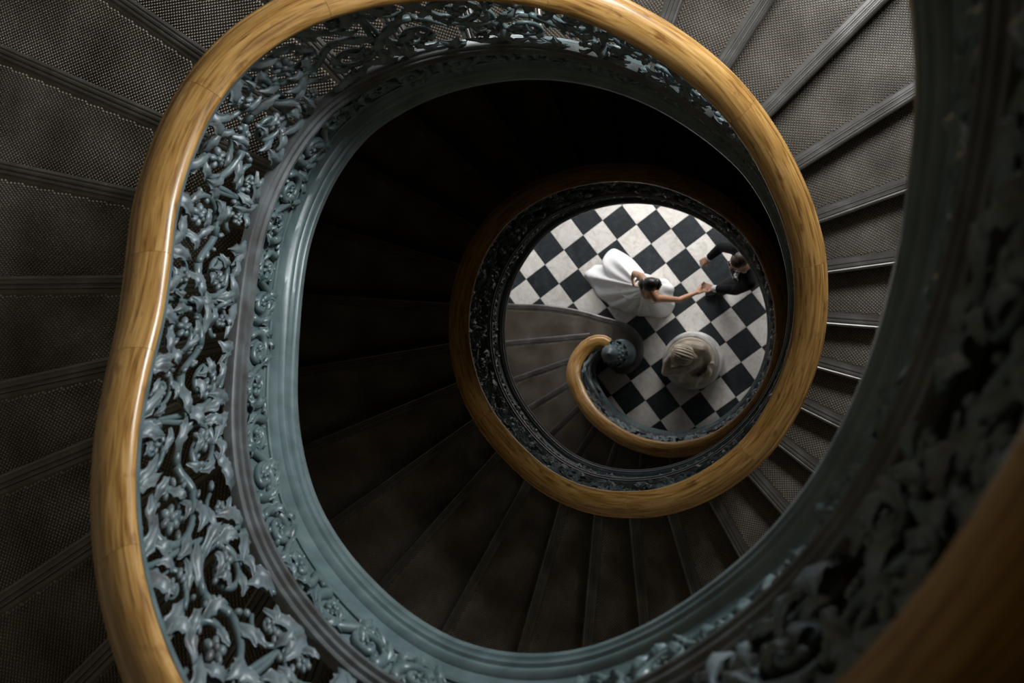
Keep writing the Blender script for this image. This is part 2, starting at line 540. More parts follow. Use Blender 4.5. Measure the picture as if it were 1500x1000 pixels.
bot = [(0.10, 0.0), (0.03, 0.0), (0.006, 0.002), (0.0, 0.012), (0.0, 0.045), (0.008, 0.052), (0.010, 0.060), (0.006, 0.066), (0.008, 0.076), (0.018, 0.084), (0.020, 0.096), (0.017, 0.104), (0.022, 0.114),
       (0.038, 0.124), (0.046, 0.150), (0.047, 0.185), (0.040, 0.198), (0.044, 0.207), (0.10, 0.207)]
sweep(bot, 'string_lower_moulding', M['iron'], closed=True)
face = [(0.052, 0.2), (0.052, 0.41), (0.085, 0.41), (0.085, 0.2)]
sface = sweep(face, 'string_face', M['iron'], closed=True)
top = [(0.072, 0.395), (0.046, 0.395), (0.036, 0.400), (0.030, 0.410), (0.014, 0.418), (0.008, 0.428), (0.010, 0.440), (0.022, 0.447), (0.024, 0.455), (0.016, 0.462), (0.018, 0.474), (0.030, 0.480), (0.032, 0.488), (0.028, 0.494), (0.032, 0.502), (0.040, 0.505), (0.066, 0.505), (0.072, 0.495), (0.072, 0.395)]
sweep(top, 'string_upper_moulding', M['moulding'], closed=True)
back = [(0.085, 0.0), (0.085, 0.36), (0.12, 0.36), (0.12, 0.0)]
sweep(back, 'string_back_plate', M['iron'], closed=True)


# ---------------------------------------------------------------- ornament builders (flat a,b,w then bent)
def tube(mb, pts, radii, sides=6, flat=1.0):
    rows = []
    n = len(pts)
    for i in range(n):
        a = pts[max(i - 1, 0)]
        b = pts[min(i + 1, n - 1)]
        d = (b - a)
        if d.length < 1e-9: d = Vector((1, 0, 0))
        d.normalize()
        u = Vector((-d.y, d.x, 0))
        if u.length < 1e-6: u = Vector((1, 0, 0))
        u.normalize()
        v = d.cross(u)
        r = radii[i] if isinstance(radii, list) else radii
        rows.append([pts[i] + u * (r * math.cos(2 * PI * k / sides)) + v * (r * flat * math.sin(2 * PI * k / sides)) for k in range(sides)])
    mb.grid(rows, closed=True, caps=True)


def spiral_pts(cx, cy, R0, R1, a0, turns, n=26, w0=0.0, w1=0.0):
    out = []
    for i in range(n + 1):
        t = i / n
        r = R0 + (R1 - R0) * (t ** 0.75)
        a = a0 + turns * 2 * PI * t
        out.append(Vector((cx + r * math.cos(a), cy + r * math.sin(a), w0 + (w1 - w0) * t)))
    return out


def leaf(mb, base, ang, L, W, curl=0.6, lift=0.02, rng=random, lobes=3, thick=0.006):
    n = 9
    front, bk = [], []
    x, y = base[0], base[1]
    wz = base[2]
    a = ang
    for i in range(n + 1):
        t = i / n
        wd = W * (math.sin(PI * min(1, 0.12 + 0.88 * t)) ** 0.8) * (1 + 0.28 * math.cos(lobes * 2 * PI * t)) * (1 - 0.25 * t)
        wd = max(wd, 0.0015)
        nx, ny = -math.sin(a), math.cos(a)
        lz = wz + lift * math.sin(PI * t) + (lift * 0.9 * t * t)
        front.append([Vector((x + nx * wd * q, y + ny * wd * q, lz + thick * (1.3 - abs(q) * 1.6) + (0.3 * wd if q == 0 else 0))) for q in (-1, -0.5, 0, 0.5, 1)])
        bk.append([Vector((x + nx * wd * q, y + ny * wd * q, lz - thick * (0.8 - 0.6 * abs(q)))) for q in (1, 0.33, -0.33, -1)])
        x += math.cos(a) * L / n
        y += math.sin(a) * L / n
        a += curl / n
    mb.grid([f + b for f, b in zip(front, bk)], closed=True, caps=True)


def ball(mb, c, rx, ry, rz, seg=7, rings=5, rot=0.0):
    rows = []
    cr, sr = math.cos(rot), math.sin(rot)
    for i in range(rings + 1):
        ph = -PI / 2 + PI * i / rings
        row = []
        for k in range(seg):
            a = 2 * PI * k / seg
            px, py = rx * math.cos(ph) * math.cos(a) + 1e-5 * math.cos(a), ry * math.cos(ph) * math.sin(a) + 1e-5 * math.sin(a)
            row.append(Vector((c[0] + px * cr - py * sr, c[1] + px * sr + py * cr, c[2] + rz * math.sin(ph))))
        rows.append(row)
    mb.grid(rows, closed=True)


def rosette(mb, c, R, petals=5, ph=0.0):
    for k in range(petals):
        a = ph + 2 * PI * k / petals
        ball(mb, (c[0] + R * 0.6 * math.cos(a), c[1] + R * 0.6 * math.sin(a), c[2]), R * 0.5, R * 0.33, R * 0.36, 7, 5, a)
    ball(mb, (c[0], c[1], c[2] + R * 0.25), R * 0.32, R * 0.32, R * 0.32)


def bez(p0, p1, p2, p3, n=12):
    out = []
    for i in range(n + 1):
        t = i / n
        out.append(p0 * (1 - t)**3 + p1 * (3 * t * (1 - t)**2) + p2 * (3 * t * t * (1 - t)) + p3 * t**3)
    return out


V3 = lambda a, b, c=0.0: Vector((a, b, c))
UW, UH = 0.42, 0.53


def baluster_unit(seed):
    """returns three MBs in flat coordinates: stems, leaves, rosettes"""
    rg = random.Random(seed)
    S, Lf, Ro = MB(), [], []
    nl = lambda: (Lf.append(MB()), Lf[-1])[1]
    buds = MB()
    j = lambda s=0.012: rg.uniform(-s, s)
    ax, ay = 0.135 + j(), 0.345 + j()
    bx, by = 0.300 + j(), 0.165 + j()
    RA, RB = 0.135 + j(.008), 0.125 + j(.008)
    A = spiral_pts(ax, ay, RA, 0.030, rad(-75), -1.35, 30, 0.0, 0.012)
    B = spiral_pts(bx, by, RB, 0.028, rad(105), -1.35, 30, 0.0, 0.012)
    tp = lambda n, r0, r1: [r0 + (r1 - r0) * i / (n - 1) for i in range(n)]
    tube(S, A, tp(len(A), 0.0155, 0.010))
    tube(S, B, tp(len(B), 0.0155, 0.010))
    link = bez(A[0], A[0] + V3(0.05, 0.02), B[0] + V3(-0.05, -0.02), B[0], 8)
    tube(S, link, 0.0145)
    # ties to the rail, the base and the neighbours
    tube(S, bez(V3(ax - 0.02, ay + RA - 0.01), V3(ax - 0.05, ay + RA + 0.04), V3(ax + 0.10, 0.50), V3(ax + 0.13, UH + 0.005), 9), tp(10, 0.011, 0.009))
    tube(S, bez(V3(bx + 0.02, by - RB + 0.01), V3(bx + 0.05, by - RB - 0.02), V3(bx - 0.12, 0.05), V3(bx - 0.15, -0.01), 9), tp(10, 0.012, 0.010))
    tube(S, bez(V3(ax - RA, ay - 0.02), V3(ax - RA - 0.03, ay - 0.10), V3(0.02, 0.10), V3(-0.005, 0.02), 9), tp(10, 0.010, 0.013))
    tube(S, bez(V3(bx + RB, by + 0.02), V3(bx + RB + 0.02, by + 0.12), V3(UW - 0.02, 0.42), V3(UW + 0.01, UH), 9), tp(10, 0.010, 0.012))
    # small filler volutes
    C1 = spiral_pts(0.335 + j(), 0.415 + j(), 0.075, 0.018, rad(200), 1.2, 20, 0, 0.01)
    C2 = spiral_pts(0.075 + j(), 0.105 + j(), 0.075, 0.018, rad(20), 1.2, 20, 0, 0.01)
    tube(S, C1, tp(len(C1), 0.0105, 0.0065), 5)
    tube(S, C2, tp(len(C2), 0.0105, 0.0065), 5)
    # leaves riding on the spirals
    for pts, sg in ((A, 1), (B, 1), (C1, -1), (C2, -1)):
        n = len(pts)
        for q in ((0.04, 0.14, 0.25, 0.36, 0.47, 0.60, 0.74) if sg == 1 else (0.10, 0.30, 0.52)):
            i = int(q * n)
            d = pts[min(i + 1, n - 1)] - pts[i]
            an = math.atan2(d.y, d.x)
            side = rg.choice((-1, 1)) if q > 0.4 else sg
            sc = (1 - 0.45 * q) * (1.0 if sg == 1 else 0.75)
            leaf(nl(), (pts[i].x, pts[i].y, pts[i].z + 0.002), an + side * rg.uniform(0.35, 0.8), rg.uniform(0.09, 0.135) * sc, 0.030 * sc, -side * rg.uniform(0.7, 1.5), rg.uniform(0.012, 0.03), lobes=rg.choice((2, 3)))
    for (x, y, a, L) in ((0.0, 0.0, 0.9, 0.15), (UW - 0.02, 0.0, 2.1, 0.14), (ax + 0.11, UH - 0.02, -2.0, 0.12), (bx - 0.15, 0.0, 0.7, 0.12), (UW, UH - 0.02, -2.4, 0.13), (0.03, UH - 0.02, -0.9, 0.12), (0.2, 0.0, 1.6, 0.12), (0.23, UH - 0.02, -1.3, 0.12)):
        leaf(nl(), (x + j(), y, 0.0), a + j(0.25), L * 1.1, 0.030, rg.uniform(-1.0, 1.0), rg.uniform(0.015, 0.03), lobes=3)
    for k in range(26):      # buds and berries
        q = rg.choice((A, B, C1, C2, link))
        p = q[rg.randrange(len(q))]
        a = rg.uniform(0, 2 * PI)
        ball(buds, (p.x + 0.022 * math.cos(a), p.y + 0.022 * math.sin(a), p.z + rg.uniform(0.0, 0.014)), rg.uniform(.010, .020), rg.uniform(.009, .013), 0.012, 6, 4, a)
    for (c, R) in ((A[-1], 0.042), (B[-1], 0.040), (V3(0.335, 0.415), 0.028), (V3(0.075, 0.105), 0.028)):
        m2 = MB()
        rosette(m2, (c.x, c.y, 0.012), R + j(.003), rg.choice((5, 6)), rg.uniform(0, 1))
        Ro.append(m2)
    return S, Lf, Ro, buds


VAR = [baluster_unit(100 + k) for k in range(4)]


def bend_panel(src, i0, i1, mirror, name):
    out = MB()
    for (a, b, c) in src.v:
        u = a / UW
        if mirror: u = 1 - u
        S = st_at(i0 + (i1 - i0) * u)
        v = b / UH
        zl, zh = S[4] + 0.508, S[3] - 0.055
        base = S[1] + S[2] * 0.052
        topp = S[0]
        vv = max(-0.03, min(1.02, v))
        p = base.lerp(topp, vv) - S[2] * c
        out.v.append((p.x, p.y, zl + (zh - zl) * v))
    out.f = src.f
    return out.mesh(name)


PW = 10.6                   # stations per balustrade panel (about 21 degrees)
k = 0
ix = 2.0
while ix + PW <= len(ST) - 1:
    S_, L_, R_, B2 = VAR[k % 4]
    mir = (k // 2) % 2 == 1
    me = bend_panel(S_, ix, ix + PW, mir, 'balustrade_panel')
    fix_normals(me)
    pn = obj('balustrade_panel', me, M['iron'], stair)
    near = st_index(455) < ix + PW / 2 < st_index(640)
    if not near:                       # far panels: the leaves are too small to pick apart
        al_ = MB()
        for l_ in L_ + [B2]: al_.add(l_.v, l_.f)
        me = bend_panel(al_, ix, ix + PW, mir, 'leaf_spray')
        fix_normals(me)
        tag(obj('leaf_spray', me, M['iron_worn'], pn), kind='stuff')
    else:
        for l_ in L_:
            me = bend_panel(l_, ix, ix + PW, mir, 'acanthus_leaf')
            fix_normals(me)
            obj('acanthus_leaf', me, M['iron_worn'], pn)
        me = bend_panel(B2, ix, ix + PW, mir, 'buds')
        fix_normals(me)
        tag(obj('buds', me, M['iron_worn'], pn), kind='stuff')
    for r_ in R_:
        me = bend_panel(r_, ix, ix + PW, mir, 'rosette')
        fix_normals(me)
        obj('rosette', me, M['iron_worn'], pn)
    ix += PW
    k += 1


# ---------------------------------------------------------------- relief frieze on the string face
FW, FH = 0.36, 0.19


def frieze_unit(seed):
    rg = random.Random(seed)
    S = MB()
    tp = lambda n, r0, r1: [r0 + (r1 - r0) * i / (n - 1) for i in range(n)]
    A = spiral_pts(0.105, 0.094, 0.086, 0.022, rad(230), -1.3, 26, 0.004, 0.012)
    B = spiral_pts(0.265, 0.096, 0.086, 0.022, rad(50), -1.3, 26, 0.004, 0.012)
    tube(S, A, tp(len(A), 0.018, 0.010), 6, 1.25)
    tube(S, B, tp(len(B), 0.018, 0.010), 6, 1.25)
    tube(S, bez(V3(-0.01, 0.02, .004), V3(0.03, 0.0, .008), V3(0.04, 0.02, .008), A[0], 8), tp(9, 0.011, 0.0125), 6, 1.2)
    tube(S, bez(B[0], V3(0.36, 0.18, .008), V3(0.34, 0.17, .006), V3(0.37, 0.165, .004), 8), tp(9, 0.0125, 0.010), 6, 1.2)
    tube(S, bez(V3(0.10, 0.172, .006), V3(0.17, 0.19, .012), V3(0.19, 0.02, .012), V3(0.26, 0.018, .006), 12), tp(13, 0.013, 0.016), 6, 1.2)
    for (x, y, a, L, W, c) in ((0.11, 0.09, 0.5, 0.055, 0.018, 1.2), (0.26, 0.10, 3.6, 0.055, 0.018, 1.2), (0.17, 0.13, 2.4, 0.075, 0.017, -1.0), (0.20, 0.06, -0.7, 0.075, 0.017, -1.0), (0.02, 0.10, 1.4, 0.07, 0.015, -0.9), (0.345, 0.09, -1.7, 0.07, 0.015, -0.9), (0.05, 0.16, 0.2, 0.06, 0.013, 0.7), (0.31, 0.03, 3.3, 0.06, 0.013, 0.7)):
        leaf(S, (x + rg.uniform(-.006, .006), y + rg.uniform(-.006, .006), 0.006), a + rg.uniform(-.2, .2), L * 1.15, W * 1.5, c, 0.018, lobes=3)
    for k2 in range(9):
        ball(S, (rg.uniform(0.02, 0.34), rg.uniform(0.03, 0.16), 0.006), rg.uniform(.011, .019), rg.uniform(.009, .013), 0.016, 6, 4, rg.uniform(0, 3))
    rosette(S, (0.105, 0.092, 0.012), 0.034, 5)
    rosette(S, (0.265, 0.098, 0.012), 0.034, 5, 0.5)
    return S


FV = [frieze_unit(300 + k) for k in range(3)]
k = 0
ix = 3.0
PF = 9.0
while ix + PF <= len(ST) - 1:
    out = MB()
    src = FV[k % 3]
    for (a, b, c) in src.v:
        u = a / FW
        if k % 2: b = FH - b
        S = st_at(ix + PF * u)
        p = S[1] + S[2] * (0.052 - c)
        out.v.append((p.x, p.y, max(S[4] + 0.208 + b, 0.01)))
    out.f = src.f
    me = out.mesh('relief_scroll')
    fix_normals(me)
    obj('relief_scroll', me, M['iron'], sface)
    ix += PF
    k += 1

# ---------------------------------------------------------------- treads, nosings, risers
NOS = [-189.5, -175.0, -161.0, -148.8]
NOS += [-148.8 + 12.994 * k for k in range(1, 32)]            # up to 254
NOS += [265, 275.5, 286.5, 298.5, 311, 322, 333, 344, 355, 367.2, 379, 391.5, 404.3, 416.7, 430, 442.5, 455, 467.5, 480, 493, 505.5, 516.2, 527.3, 539.7, 551.2, 561.2, 572.3, 584]
while NOS[-1] < TOP_TH - 12.9: NOS.append(NOS[-1] + 12.6)
BS = 0.0135


def in_poly(x, y, poly):
    c = False
    n = len(poly)
    for i in range(n):
        x0, y0 = poly[i]
        x1, y1 = poly[(i + 1) % n]
        if (y0 > y) != (y1 > y) and x < (x1 - x0) * (y - y0) / (y1 - y0) + x0: c = not c
    return c


def edge_dist(x, y, poly):
    best = 9
    n = len(poly)
    for i in range(n):
        x0, y0 = poly[i]
        x1, y1 = poly[(i + 1) % n]
        dx, dy = x1 - x0, y1 - y0
        t = max(0, min(1, ((x - x0) * dx + (y - y0) * dy) / (dx * dx + dy * dy + 1e-12)))
        best = min(best, math.hypot(x - x0 - t * dx, y - y0 - t * dy))
    return best


def plate(mb, poly, z0, z1):
    n = len(poly)
    mb.add([(x, y, z1) for x, y in poly] + [(x, y, z0) for x, y in poly],
           [tuple(range(n)), tuple(range(2 * n - 1, n - 1, -1))] + [(i, n + i, n + (i + 1) % n, (i + 1) % n) for i in range(n)])


def studs(mb, poly, ang, skip_front, z=0.0, h=0.0058):
    xs = [p[0] for p in poly]
    ys = [p[1] for p in poly]
    ca, sa = math.cos(ang), math.sin(ang)
    cx, cy = (min(xs) + max(xs)) / 2, (min(ys) + max(ys)) / 2
    R = max(max(xs) - min(xs), max(ys) - min(ys)) * 0.75
    n = int(R / BS)
    for i in range(-n, n + 1):
        for j in range(-n, n + 1):
            x = cx + (i * ca - j * sa) * BS
            y = cy + (i * sa + j * ca) * BS
            if not (min(xs) < x < max(xs) and min(ys) < y < max(ys)): continue
            if not in_poly(x, y, poly) or edge_dist(x, y, poly) < 0.010 or not skip_front(x, y): continue
            b, t = BS * 0.40, BS * 0.17
            vs = []
            for rr, zz in ((b, z), (t, z + h)):
                for q in range(4):
                    a = ang + PI / 4 + q * PI / 2
                    vs.append((x + rr * 1.414 * math.cos(a), y + rr * 1.414 * math.sin(a), zz))
            mb.add(vs, [(4, 5, 6, 7), (0, 1, 5, 4), (1, 2, 6, 5), (2, 3, 7, 6), (3, 0, 4, 7)])


R0, R1 = 1.13, 3.42
AN = rad(14.6)
wedge = [(R0, 0.0), (R1, 0.0)] + [(R1 * math.cos(AN * t), R1 * math.sin(AN * t)) for t in (0.34, 0.67, 1.0)] + [(R0 * math.cos(AN * t), R0 * math.sin(AN * t)) for t in (1.0, 0.67, 0.34)]
mb = MB()
plate(mb, wedge, -0.018, 0.0)
studs(mb, wedge, rad(6.4 + 45), lambda x, y: y > 0.060 and math.atan2(y, x) < rad(13.2))
me_tread = mb.mesh('tread', smooth=False)
me_tread.materials.append(M['tread'])
me_tread.materials.append(M['stud'])
for p in me_tread.polygons:
    if len(p.vertices) == 4 and p.center.z > 0.0005: p.material_index = 1
NP = [(0.05, -0.020), (-0.004, -0.020), (-0.006, -0.046), (-0.014, -0.050), (-0.022, -0.046), (-0.024, -0.010), (-0.020, -0.001), (-0.012, 0.0035), (-0.006, 0.001), (-0.003, 0.001), (0.001, 0.005), (0.010, 0.005), (0.014, 0.001), (0.018, 0.001), (0.022, 0.005), (0.030, 0.005), (0.034, 0.0005), (0.05, 0.0005)]
mb = MB()
mb.grid([[(x, a, b) for a, b in NP] for x in (R0, (R0 + R1) / 2, R1)], closed=True, caps=True)
me_nose = mb.mesh('nosing', smooth=False)
fix_normals(me_nose)
me_nose.materials.append(M['nosing'])
mb = MB()
plate(mb, [(R0, 0.012), (R1, 0.012), (R1, 0.024), (R0, 0.024)], -0.17, -0.018)
me_riser = mb.mesh('riser', smooth=False)
me_riser.materials.append(M['tread'])

for n, tn in enumerate(NOS):
    if n == 0: continue
    zt = (n + 1) * 0.1505 if n < 4 else z_str(tn) + NOSE_UP
    if n < 4: zt = 0.153 * (n + 1)
    rs = r_str(tn + 6) if tn > -138 else (0, 0.80, 0.90, 0.95)[n]
    off = rs + 0.07 - R0
    a = rad(tn)
    for nm, me, dzz in (('tread', me_tread, 0), ('riser', me_riser, 0)):
        o = bpy.data.objects.new(nm, me)
        COL.objects.link(o)
        o.parent = stair
        o.rotation_euler = (0, 0, a)
        o.location = (off * math.cos(a), off * math.sin(a), zt)
        if nm == 'tread':
            q = bpy.data.objects.new('nosing', me_nose)
            COL.objects.link(q)
            q.parent = o

# curtail step at the foot, swinging round the newel
cur = [(-3.40, 0.40), (-1.93, 0.30), (-1.43, 0.275), (-1.0, 0.205), (-0.757, 0.135), (-0.548, 0.077), (-0.40, 0.01), (-0.29, -0.11), (-0.255, -0.27), (-0.31, -0.42), (-0.43, -0.52), (-0.58, -0.52), (-0.70, -0.44), (-0.80, -0.36), (-1.03, -0.20), (-3.40, -0.50)][::-1]
mb = MB()
plate(mb, cur, 0.118, 0.148)
nose_pts = [(-3.40, 0.40), (-1.93, 0.30), (-1.43, 0.275), (-1.0, 0.205), (-0.757, 0.135), (-0.548, 0.077), (-0.40, 0.01), (-0.29, -0.11), (-0.255, -0.27), (-0.31, -0.42), (-0.43, -0.52), (-0.58, -0.52)]


def nd(x, y):
    best = 9
    for (x0, y0), (x1, y1) in zip(nose_pts[:-1], nose_pts[1:]):
        dx, dy = x1 - x0, y1 - y0
        t = max(0, min(1, ((x - x0) * dx + (y - y0) * dy) / (dx * dx + dy * dy)))
        best = min(best, math.hypot(x - x0 - t * dx, y - y0 - t * dy))
    return best


studs(mb, cur, rad(45 - 3), lambda x, y: nd(x, y) > 0.06 and x < -0.62, z=0.148)
o = obj('curtail_tread', mb, M['tread'], stair, smooth=False)
o.data.materials.append(M['stud'])
for p in o.data.polygons:
    if len(p.vertices) == 4 and p.center.z > 0.1485: p.material_index = 1
mb = MB()


def smooth_line(pts, n=6):
    out = []
    for i in range(len(pts) - 1):
        p0, p1, p2, p3 = Vector(pts[max(i - 1, 0)]), Vector(pts[i]), Vector(pts[i + 1]), Vector(pts[min(i + 2, len(pts) - 1)])
        for k in range(n):
            t = k / n
            out.append(0.5 * ((2 * p1) + (p2 - p0) * t + (2 * p0 - 5 * p1 + 4 * p2 - p3) * t * t + (3 * p1 - p0 - 3 * p2 + p3) * t**3))
    out.append(Vector(pts[-1]))
    return out


ln = smooth_line(nose_pts)
rows = []
for i, p in enumerate(ln):
    d = (ln[min(i + 1, len(ln) - 1)] - ln[max(i - 1, 0)]).normalized()
    nx = Vector((d.y, -d.x))          # towards the tread
    rows.append([(p.x + nx.x * a, p.y + nx.y * a, 0.149 + b) for a, b in NP])
mb.grid(rows, closed=True, caps=True)
obj('nosing', mb, M['nosing'], o, smooth=False, fix=True)
mb = MB()
ci = [(x * 0.99 - 0.002, y * 0.96 - 0.012) for x, y in cur]
plate(mb, ci, 0.0, 0.118)
obj('riser', mb, M['tread'], stair, smooth=False)


# ---------------------------------------------------------------- newel post
def lathe(mb, prof, seg=32, c=(0, 0)):
    mb.grid([[(c[0] + r * math.cos(2 * PI * k / seg), c[1] + r * math.sin(2 * PI * k / seg), z) for k in range(seg)] for r, z in prof], closed=True, caps=True)


NX, NY = -0.503, -0.302
mb = MB()
lathe(mb, [(0.175, 0.148), (0.175, 0.19), (0.16, 0.20), (0.16, 0.24), (0.14, 0.26), (0.118, 0.30), (0.112, 0.34), (0.13, 0.37), (0.118, 0.40), (0.085, 0.44), (0.075, 0.55), (0.088, 0.66), (0.108, 0.76), (0.12, 0.84), (0.11, 0.92), (0.085, 0.99), (0.075, 1.03), (0.10, 1.06), (0.105, 1.10), (0.08, 1.13), (0.075, 1.22), (0.095, 1.245)], 36, (NX, NY))
newel = obj('newel_post', mb, M['iron'], stair, fix=True)
sharp(newel, 40)
mb = MB()
lathe(mb, [(0.09, 1.245), (0.098, 1.255), (0.098, 1.275), (0.07, 1.29), (0.06, 1.31), (0.082, 1.335), (0.094, 1.37), (0.090, 1.41), (0.070, 1.445), (0.04, 1.468), (0.022, 1.476), (0.020, 1.487), (0.012, 1.497), (0.001, 1.50)], 32, (NX, NY))
o = obj('finial', mb, M['iron'], newel, fix=True)
for k in range(10):
    a = 2 * PI * k / 10
    sub, out = MB(), MB()
    leaf(sub, (0, 0, 0), PI / 2, 0.13, 0.028, 0.0, 0.02)
    for (x, y, z) in [tuple(v) for v in sub.v]:
        rr = 0.112 + z + 0.02 * (y / 0.13)
        aa = a + x / 0.11
        out.v.append((NX + rr * math.cos(aa), NY + rr * math.sin(aa), 0.78 + y))
    out.f = sub.f
    obj('acanthus_leaf', out, M['iron'], newel, fix=True)
for k in range(14):
    a = 2 * PI * k / 14
    mb = MB()
    ball(mb, (NX + 0.094 * math.cos(a), NY + 0.094 * math.sin(a), 1.268), 0.017, 0.017, 0.014, 6, 4)
    obj('bead', mb, M['iron'], newel, fix=True)
    mb = MB()
    ball(mb, (NX + 0.112 * math.cos(a + .2), NY + 0.112 * math.sin(a + .2), 1.085), 0.02, 0.02, 0.02, 6, 4)
    obj('bead', mb, M['iron'], newel, fix=True)


# ---------------------------------------------------------------- sculpting helpers (figures)
def capsule(mb, p, q, r0, r1, seg=12, sx=1.0, axis=None):
    p, q = Vector(p), Vector(q)
    d = q - p
    L = d.length
    if L < 1e-6:
        d = Vector((0, 0, 1))
        L = 1e-6
    d.normalize()
    u = Vector(axis) if axis else (Vector((0, 0, 1)) if abs(d.z) < 0.9 else Vector((1, 0, 0)))
    u = (u - d * u.dot(d)).normalized()
    v = d.cross(u)
    rows = []
    for i in range(5):
        a = -PI / 2 + (PI / 2) * i / 4
        rows.append((p + d * (r0 * math.sin(a)), r0 * math.cos(a) + 1e-4))
    for i in range(5):
        a = (PI / 2) * i / 4
        rows.append((q + d * (r1 * math.sin(a)), r1 * math.cos(a) + 1e-4))
    mb.grid([[c + u * (r * sx * math.cos(2 * PI * k / seg)) + v * (r * math.sin(2 * PI * k / seg)) for k in range(seg)] for c, r in rows], closed=True, caps=True)


def chain(mb, pts, radii, sx=1.0, axis=None):
    for i in range(len(pts) - 1):
        capsule(mb, pts[i], pts[i + 1], radii[i], radii[i + 1], sx=sx, axis=axis)


def ellip(mb, c, rx, ry, rz, rot=None, seg=16, rings=10):
    rows = []
    for i in range(rings + 1):
        ph = -PI / 2 + PI * i / rings
        row = []
        for k in range(seg):
            a = 2 * PI * k / seg
            p = Vector((rx * (math.cos(ph) + 1e-4) * math.cos(a), ry * (math.cos(ph) + 1e-4) * math.sin(a), rz * math.sin(ph)))
            if rot: p = rot @ p
            row.append(Vector(c) + p)
        rows.append(row)
    mb.grid(rows, closed=True, caps=True)


def sculpt(mb, name, mat, parent, voxel=0.008, it=4, fac=0.5):
    me = mb.mesh(name)
    fix_normals(me)
    t = bpy.data.objects.new('tmp_sculpt', me)
    COL.objects.link(t)
    r = t.modifiers.new('r', 'REMESH')
    r.mode = 'VOXEL'
    r.voxel_size = voxel
    r.use_smooth_shade = True
    sm = t.modifiers.new('s', 'SMOOTH')
    sm.iterations = it
    sm.factor = fac
    dg = bpy.context.evaluated_depsgraph_get()
    dg.update()
    me2 = bpy.data.meshes.new_from_object(t.evaluated_get(dg))
    bpy.data.objects.remove(t)
    bpy.data.meshes.remove(me)
    me2.name = name
    me2.materials.clear()
    me2.polygons.foreach_set('use_smooth', [True] * len(me2.polygons))
    return obj(name, me2, mat, parent)


def hand(mb, wrist, d, palm_n, L=0.18, curl=0.5, thumb_side=1, spread=0.06):
    """palm, four bent fingers of unequal length and a thumb from the side of the palm"""
    d = Vector(d).normalized()
    pn = Vector(palm_n)
    pn = (pn - d * pn.dot(d)).normalized()
    s = d.cross(pn) * thumb_side
    w = Vector(wrist)
    pl = L * 0.48
    for k in (-1, -0.33, 0.33, 1):
        capsule(mb, w + s * (k * 0.018), w + d * pl + s * (k * 0.030), 0.014, 0.0125, 8)
    for k, ln in ((1, 0.44), (0.33, 0.50), (-0.33, 0.47), (-1, 0.37)):
        p = w + d * pl + s * (k * 0.030)
        dd = (d + s * (k * spread)).normalized()
        a = curl * 0.6
        for seg, fr, rr in ((0, 0.42, 0.0098), (1, 0.32, 0.0090), (2, 0.26, 0.0082)):
            dv = (dd * math.cos(a) + pn * math.sin(a)).normalized()
            q = p + dv * (ln * L * fr)
            capsule(mb, p, q, rr, rr * 0.93, 8)
            p = q
            a += curl * 0.7
    p = w + d * (pl * 0.30) + s * 0.026
    q = p + (d * 0.6 + s * 0.7 + pn * 0.25).normalized() * (L * 0.22)
    capsule(mb, p, q, 0.013, 0.011, 8)
    q2 = q + (d * 0.9 + s * 0.25 + pn * 0.3).normalized() * (L * 0.17)
    capsule(mb, q, q2, 0.0108, 0.009, 8)


def head(mb, c, face, up, s=1.0):
    """skull, jaw, nose, ears; face = looking direction"""
    f = Vector(face).normalized()
    u = Vector(up)
    u = (u - f * u.dot(f)).normalized()
    l = u.cross(f)
    R = Matrix((f, l, u)).transposed()
    c = Vector(c)
    ellip(mb, c + u * 0.02 * s - f * 0.012 * s, 0.096 * s, 0.076 * s, 0.100 * s, R)
    ellip(mb, c + f * 0.022 * s - u * 0.05 * s, 0.068 * s, 0.060 * s, 0.070 * s, R)
    ellip(mb, c + f * 0.052 * s - u * 0.092 * s, 0.030 * s, 0.032 * s, 0.024 * s, R)
    capsule(mb, c + f * 0.083 * s + u * 0.005 * s, c + f * 0.103 * s - u * 0.034 * s, 0.008 * s, 0.014 * s, 8)
    for sg in (-1, 1):
        ellip(mb, c + l * (0.076 * s * sg) - u * 0.012 * s, 0.020 * s, 0.009 * s, 0.031 * s, R)
        ellip(mb, c + f * 0.070 * s + l * (0.034 * s * sg) - u * 0.036 * s, 0.022 * s, 0.024 * s, 0.02 * s, R)
    return f, l, u


def face_bits(person, c, f, l, u, s, voxel=0.004):
    for sg in (-1, 1):
        mb = MB()
        ellip(mb, Vector(c) + f * 0.082 * s + l * (0.031 * s * sg) + u * 0.006 * s, 0.009 * s, 0.013 * s, 0.008 * s, Matrix((f, l, u)).transposed(), 10, 6)
        obj('eye', mb, M['eye'], person, fix=True)
    mb = MB()
    ellip(mb, Vector(c) + f * 0.083 * s - u * 0.062 * s, 0.008 * s, 0.022 * s, 0.009 * s, Matrix((f, l, u)).transposed(), 10, 6)
    obj('mouth', mb, M['lip'], person, fix=True)


